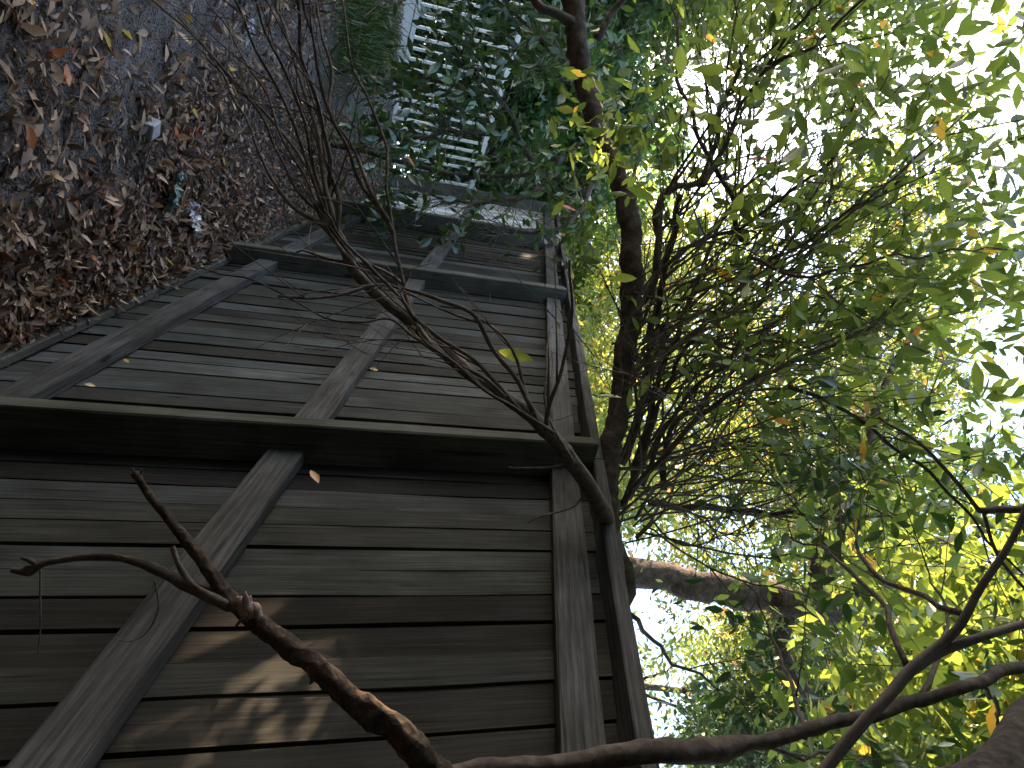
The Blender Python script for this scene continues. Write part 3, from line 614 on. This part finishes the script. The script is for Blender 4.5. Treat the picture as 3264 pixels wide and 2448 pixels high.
# ================================================================== LEAF LITTER
def in_view(w0, w1, u0, u1, n):
    out = []
    while len(out) < n:
        w = random.uniform(w0, w1); u = random.uniform(u0, u1); r_ = M@np.array(((u-1224)/F, (w-1632)/F, 1.0))
        t = -1.49/(r_[2]-SLOPE*r_[1])
        if t > 0:
            x, y = r_[0]*t, r_[1]*t
            if x < FX-.06: out.append((x, y))
    return out
def place_litter(xy):
    n = len(xy); pos = np.array([(x, y, ground_z(x, y)+random.uniform(.004, .035)) for x, y in xy])
    nn = rng.normal(0, .42, (n, 3)); nn[:, 2] = 1; nn[:, 1] -= .3; d = rdir(n, .35); d[:, 2] += SLOPE*d[:, 1]
    return pos, d, nn
big = in_view(-60, 560, -40, 1150, 235)+in_view(500, 900, -30, 720, 60)
pos, d, nn = place_litter(big)
variants = []
for k in range(14):
    L_ = random.uniform(.045, .085); rv = np.array([random.choice((.5, .6, .7, .78, .85, .9, .9))])
    if k in (11, 12): rv[0] = .985
    if k == 13: rv[0] = 1.0
    me = leaf_mesh('fallen_leaf', np.zeros((1, 3)), [(1, 0, 0)], [(0, 0, 1)], L_, L_*random.uniform(.26, .48), T_FULL, rv, random.choice((-.25, -.1, .1, .3))); me.materials.append(L_DEAD); variants.append(me)
for i in range(len(pos)):
    k = random.randrange(11) if random.random() < .93 else random.randrange(11, 14)
    o = link('fallen_leaf', variants[k], None, ground, pos[i]); X_ = Vector(d[i]); Zv = Vector(nn[i]).normalized(); Yv = Zv.cross(X_).normalized(); X_ = Yv.cross(Zv)
    o.rotation_euler = Matrix((X_, Yv, Zv)).transposed().to_euler()
def bare(x, y):
    """paler bare soil down the middle of the slope"""
    return noise.noise(Vector((x*.9+3.1, y*.55, 1)))+.9*math.exp(-((x-(-.16+.07*(y-3.3)))/.30)**2)*(1 if y > 3.0 else .15)
lit = []
for _ in range(68000):
    y = 1.6+6.8*random.random()**1.15; x = random.uniform(-3.2 if random.random() < .25 else -1.0, FX-.02)
    k = bare(x, y)
    if random.random() > (.05 if k > .62 else .35 if k > .35 else 1.0): continue
    lit.append((x, y))
for _ in range(9000):                      # heaped against the foot of the fence
    lit.append((FX-.04-abs(random.gauss(0, .16)), random.uniform(1.5, 4.6)))
pos, d, nn = place_litter(lit); n = len(pos); pos[:, 2] += .05*rng.random(n)*np.clip(1-(FX-pos[:, 0])/.3, 0, 1); sz = rng.uniform(.02, .066, n); sz[pos[:, 1] > 4.2] *= .75
rv = rng.random(n)*.975; msk = rng.random(n) < .012; rv[msk] = rng.uniform(.975, 1, msk.sum())
o = link('leaf_litter', leaf_mesh('leaf_litter', pos, d, nn, sz, sz*rng.uniform(.2, .42, n), T_FULL, rv, .28), L_DEAD, ground); tag(o, kind='stuff')
# small sticks in the litter
mb = MB()
for _ in range(420):
    x, y = random.uniform(-1.2, .9), 1.8+6*random.random()**1.3; z = ground_z(x, y)+.02; a = random.uniform(0, 6.3); l = random.uniform(.04, .22)
    mb.tube([(x, y, z), (x+l*.5*math.cos(a), y+l*.5*math.sin(a), z+SLOPE*l*.5*math.sin(a)+.012), (x+l*math.cos(a+.3), y+l*math.sin(a+.3), z+SLOPE*l*math.sin(a+.3))], [.0022, .002, .0012], 4)
mb.build('dry_sticks', B_GREY, ground, kind='stuff')
# gravel crumbs
n = 60000; y = 2.2+5.6*rng.random(n)**1.2; x = rng.uniform(-1.3, .9, n); pos = np.array([(a, b2, ground_z(a, b2)+.002) for a, b2 in zip(x, y)])
ss = rng.uniform(.003, .008, n)
lm = leaf_mesh('soil_crumbs', pos, rdir(n), rdir(n), ss, ss*.9, (np.array([(0, 0, 0), (.5, .5, .0), (1, 0, 0), (.5, -.5, 0), (.5, 0, .4)]), [(0, 4, 1), (1, 4, 2), (2, 4, 3), (3, 4, 0)]))
sm = leafmat('crumb', [(0, (.05, .04, .035)), (.5, (.14, .12, .11)), (1, (.30, .28, .28))], .02, (1, 1, 1), .02, .6)
tag(link('soil_crumbs', lm, sm, ground), kind='stuff')
# grass tuft
gmat = leafmat('grass', [(0, (.03, .08, .02)), (1, (.09, .17, .05))], .3, (1.6, 1.8, .7))
n = 1500; a = rng.normal(0, 1, (n, 2)); pos = np.array([(-.28+q[0]*.16, 6.35+q[1]*.42, 0) for q in a]); pos[:, 2] = [ground_z(p[0], p[1]) for p in pos]
dd = rng.normal(0, .45, (n, 3)); dd[:, 2] = 1; ss = rng.uniform(.06, .2, n)
tag(link('grass_tuft', leaf_mesh('grass_tuft', pos, dd, rdir(n), ss, .006, T_FOLD, None, .25), gmat), 'green grass tufts on the litter below the white fence', 'grass', kind='stuff')
# ================================================================== SMALL THINGS ON THE GROUND
def at_ground(w, u, dz=0):
    r_ = M@np.array(((u-1224)/F, (w-1632)/F, 1.0)); t = -1.49/(r_[2]-SLOPE*r_[1]); x, y = r_[0]*t, r_[1]*t
    return Vector((x, y, ground_z(x, y)+dz)), t
p, t = at_ground(450, 405)
bm_v, bm_f = boxv((0, 0, 0), .062, .075, .055)
me = mesh('concrete_block', [Vector(v)+Vector(rdir(1)[0])*.003 for v in bm_v], bm_f); o = link('concrete_block', me, cm, None, p+Vector((0, 0, .022))); o.rotation_euler = (.3, .1, .35)
md = o.modifiers.new('bevel', 'BEVEL'); md.width = .006; md.segments = 2
tag(o, 'small pale grey concrete block lying on the bare soil', 'block')
def crumple(name, p, size, mat, label, cat, seed, flat=.45, asp=1.0):
    V = []; Fc = []; n = 16
    for j in range(n+1):
        for i in range(n+1):
            x = (i/n-.5); y = (j/n-.5); q = Vector((x*4+seed, y*4, seed*.7)); e = 1-.35*abs(noise.noise(Vector((math.atan2(y, x)*1.5, seed, 0))))
            V.append((x*size*asp*e+noise.noise(q)*.02, y*size*e+noise.noise(q+Vector((5, 5, 5)))*.02, abs(noise.noise(q*1.0+Vector((9, 0, 0))))*size*flat+noise.noise(q*3)*size*.14))
    for j in range(n):
        for i in range(n):
            a = j*(n+1)+i
            if (x := (i/n-.5))**2+((j/n-.5))**2 < .26: Fc.append((a, a+1, a+n+2, a+n+1))
    o = link(name, mesh(name, V, Fc), mat, None, p); o.rotation_euler = (.33, 0, seed); return tag(o, label, cat)
def plain(name, c, rough=.5, noise_c=None, sc=20):
    m, nt, N, L, b = newmat(name); b.inputs['Roughness'].default_value = rough
    if noise_c:
        n1 = N.new('ShaderNodeTexNoise'); n1.inputs['Scale'].default_value = sc; n1.inputs['Detail'].default_value = 5; r = ramp(N, [(.4, c), (.6, noise_c)]); L.new(n1.outputs[0], r.inputs[0]); L.new(r.outputs[0], b.inputs['Base Color'])
    else: b.inputs['Base Color'].default_value = (*c, 1)
    return m
teal = plain('teal_plastic', (.05, .10, .11), .35, (.26, .38, .38), 38); pale = plain('pale_plastic', (.30, .30, .36), .3, (.6, .6, .66), 25)
p, _ = at_ground(505, 610, .035); crumple('plastic_bag', p, .17, teal, 'crumpled dull teal plastic bag half buried in brown leaves', 'plastic bag', 2, .3, 1.2)
p, _ = at_ground(585, 685, .03); crumple('plastic_wrapper', p, .13, pale, 'shiny pale wrapper lying at the foot of the middle fence post', 'wrapper', 5, .25, 1.5)
p, _ = at_ground(545, 545, .01); crumple('paper_scrap', p, .06, pale, 'small pale scrap just above the teal bag', 'scrap', 3, .3)
p, _ = at_ground(795, 100, .01); crumple('paper_scrap', p, .13, pale, 'white torn scrap on bare soil up the slope at the left edge', 'scrap', 7, .25)
red = leafmat('leaf_red', [(0, (.50, .05, .03)), (1, (.50, .05, .03))], .15, (1, 1, 1), .06)
org = leafmat('leaf_orange', [(0, (.62, .22, .08)), (1, (.62, .22, .08))], .3, (1.2, 1, .8), .06)
yel = leafmat('leaf_yellow', [(0, (.60, .40, .08)), (1, (.60, .40, .08))], .3, (1.2, 1, .8), .06)
def single(p, d, nn, l, w, mat, label, name='fallen_leaf', curl=.0):
    me = leaf_mesh(name, np.zeros((1, 3)), [d], [nn], l, w, T_FULL, None, .2); o = link(name, me, mat, None, p); return tag(o, label, 'leaf')
p, _ = at_ground(612, 395, .03); single(p, (.8, -.6, -.1), (0, -.5, 1), .075, .02, red, 'bright red narrow leaf lying alone on bare grey soil')
p, _ = at_ground(45, 385, .03); single(p, (.9, .2, .1), (0, -.8, 1), .085, .035, org, 'large orange leaf in the litter at the lower left edge')
p, _ = at_ground(175, 195, .03); single(p, (.8, -.3, .0), (0, -.8, 1), .07, .028, org, 'reddish orange leaf standing up near the left edge of the litter')
p, _ = at_ground(370, 770, .03); single(p, (.5, .6, .2), (0, -.8, 1), .05, .026, yel, 'yellow leaf among brown leaves beside the fence')
p, _ = at_ground(110, 540, .03); single(p, (.7, .6, .2), (0, -.8, 1), .032, .016, yel, 'small yellow leaf on dark soil at the left of the litter')
p, _ = at_ground(470, 850, .03); single(p, (.8, .6, .1), (0, -.8, 1), .05, .026, red, 'dull red leaf near the foot of the middle post')
# leaves caught on rails and twigs
def caught(w, u, yx, l, w_, mat, label, d=(.2, .3, 1)):
    single(P(w, u, yx), d, (-1, -.5, .2), l, w_, mat, label)
caught(395, 1143, 2.22, .03, .012, yel, 'pale curled leaf on the lower rail between the posts', (.2, -.8, .5))
caught(268, 1224, 2.0, .028, .013, yel, 'tiny yellow leaf caught under the lower rail')
caught(990, 1498, 1.62, .045, .02, org, 'dry brown leaf wedged beside the near post above the middle rail', (.2, -.9, .3))
caught(1178, 1175, 2.3, .03, .014, yel, 'pale dry leaf stuck on the upper edge of the middle rail')
caught(1780, 650, 3.4, .085, .028, red, 'dull red leaf hanging above the far end of the fence', (.3, -.2, 1))
caught(2380, 510, 2.6, .08, .035, red, 'salmon red leaf glowing among green leaves in the backlight', (-.3, -.5, .9))
caught(1295, 490, 4.4, .085, .03, org, 'bright orange leaf hanging in front of the white fence', (.9, .1, .6))
caught(1742, 378, 4.2, .06, .022, yel, 'small orange-yellow leaf hanging on the dark shrub', (.6, .1, .6))

# unseen hedge added behind the viewer to hold the near fence in deep shade
zh = gz(0, -2.2)
hd = tag(empty('added_shade_hedge', (-1.0, -2.2, zh)), 'dense dark hedge added out of view behind the viewer to block sky light', 'hedge')
crown('foliage', hd, [EL(-2.6, -1.6, 1.3, 1.2, 1.2, 2.4), EL(-.4, -2.4, 1.2, 1.8, .8, 2.6), EL(1.6, -2.2, 1.6, 1.3, .9, 2.6), EL(-3.2, .6, 2.2, .8, 1.8, 2.8), EL(-3.3, 1.0, 2.6, .8, 1.2, 2.4)], 46000, 900, .22, .2, L_DARK, aspect=.6)
for xx in (-2.6, -1.4, -.3, .8, 1.7):
    mb = MB(); mb.tube([(xx, -2.2, zh-.1), (xx+.05, -2.25, zh+1.4), (xx-.05, -2.2, zh+3.2)], [.05, .04, .015], 7); mb.build('stem', B_DARK, hd)

p, _ = at_ground(868, 60, .012)
mb = MB(); v, f_ = boxv((0, 0, 0), .055, .30, .018); mb.add([Vector(q)+Vector(rdir(1)[0])*.003 for q in v], f_)
pw = plain('tan_timber', (.30, .20, .12), .8, (.42, .30, .19), 14)
o = mb.build('timber_offcut', pw, None, smooth=False, label='short tan timber offcut lying on the soil at the left edge up the slope', cat='timber offcut'); o.location = p; o.rotation_euler = (.33, .08, 1.35)
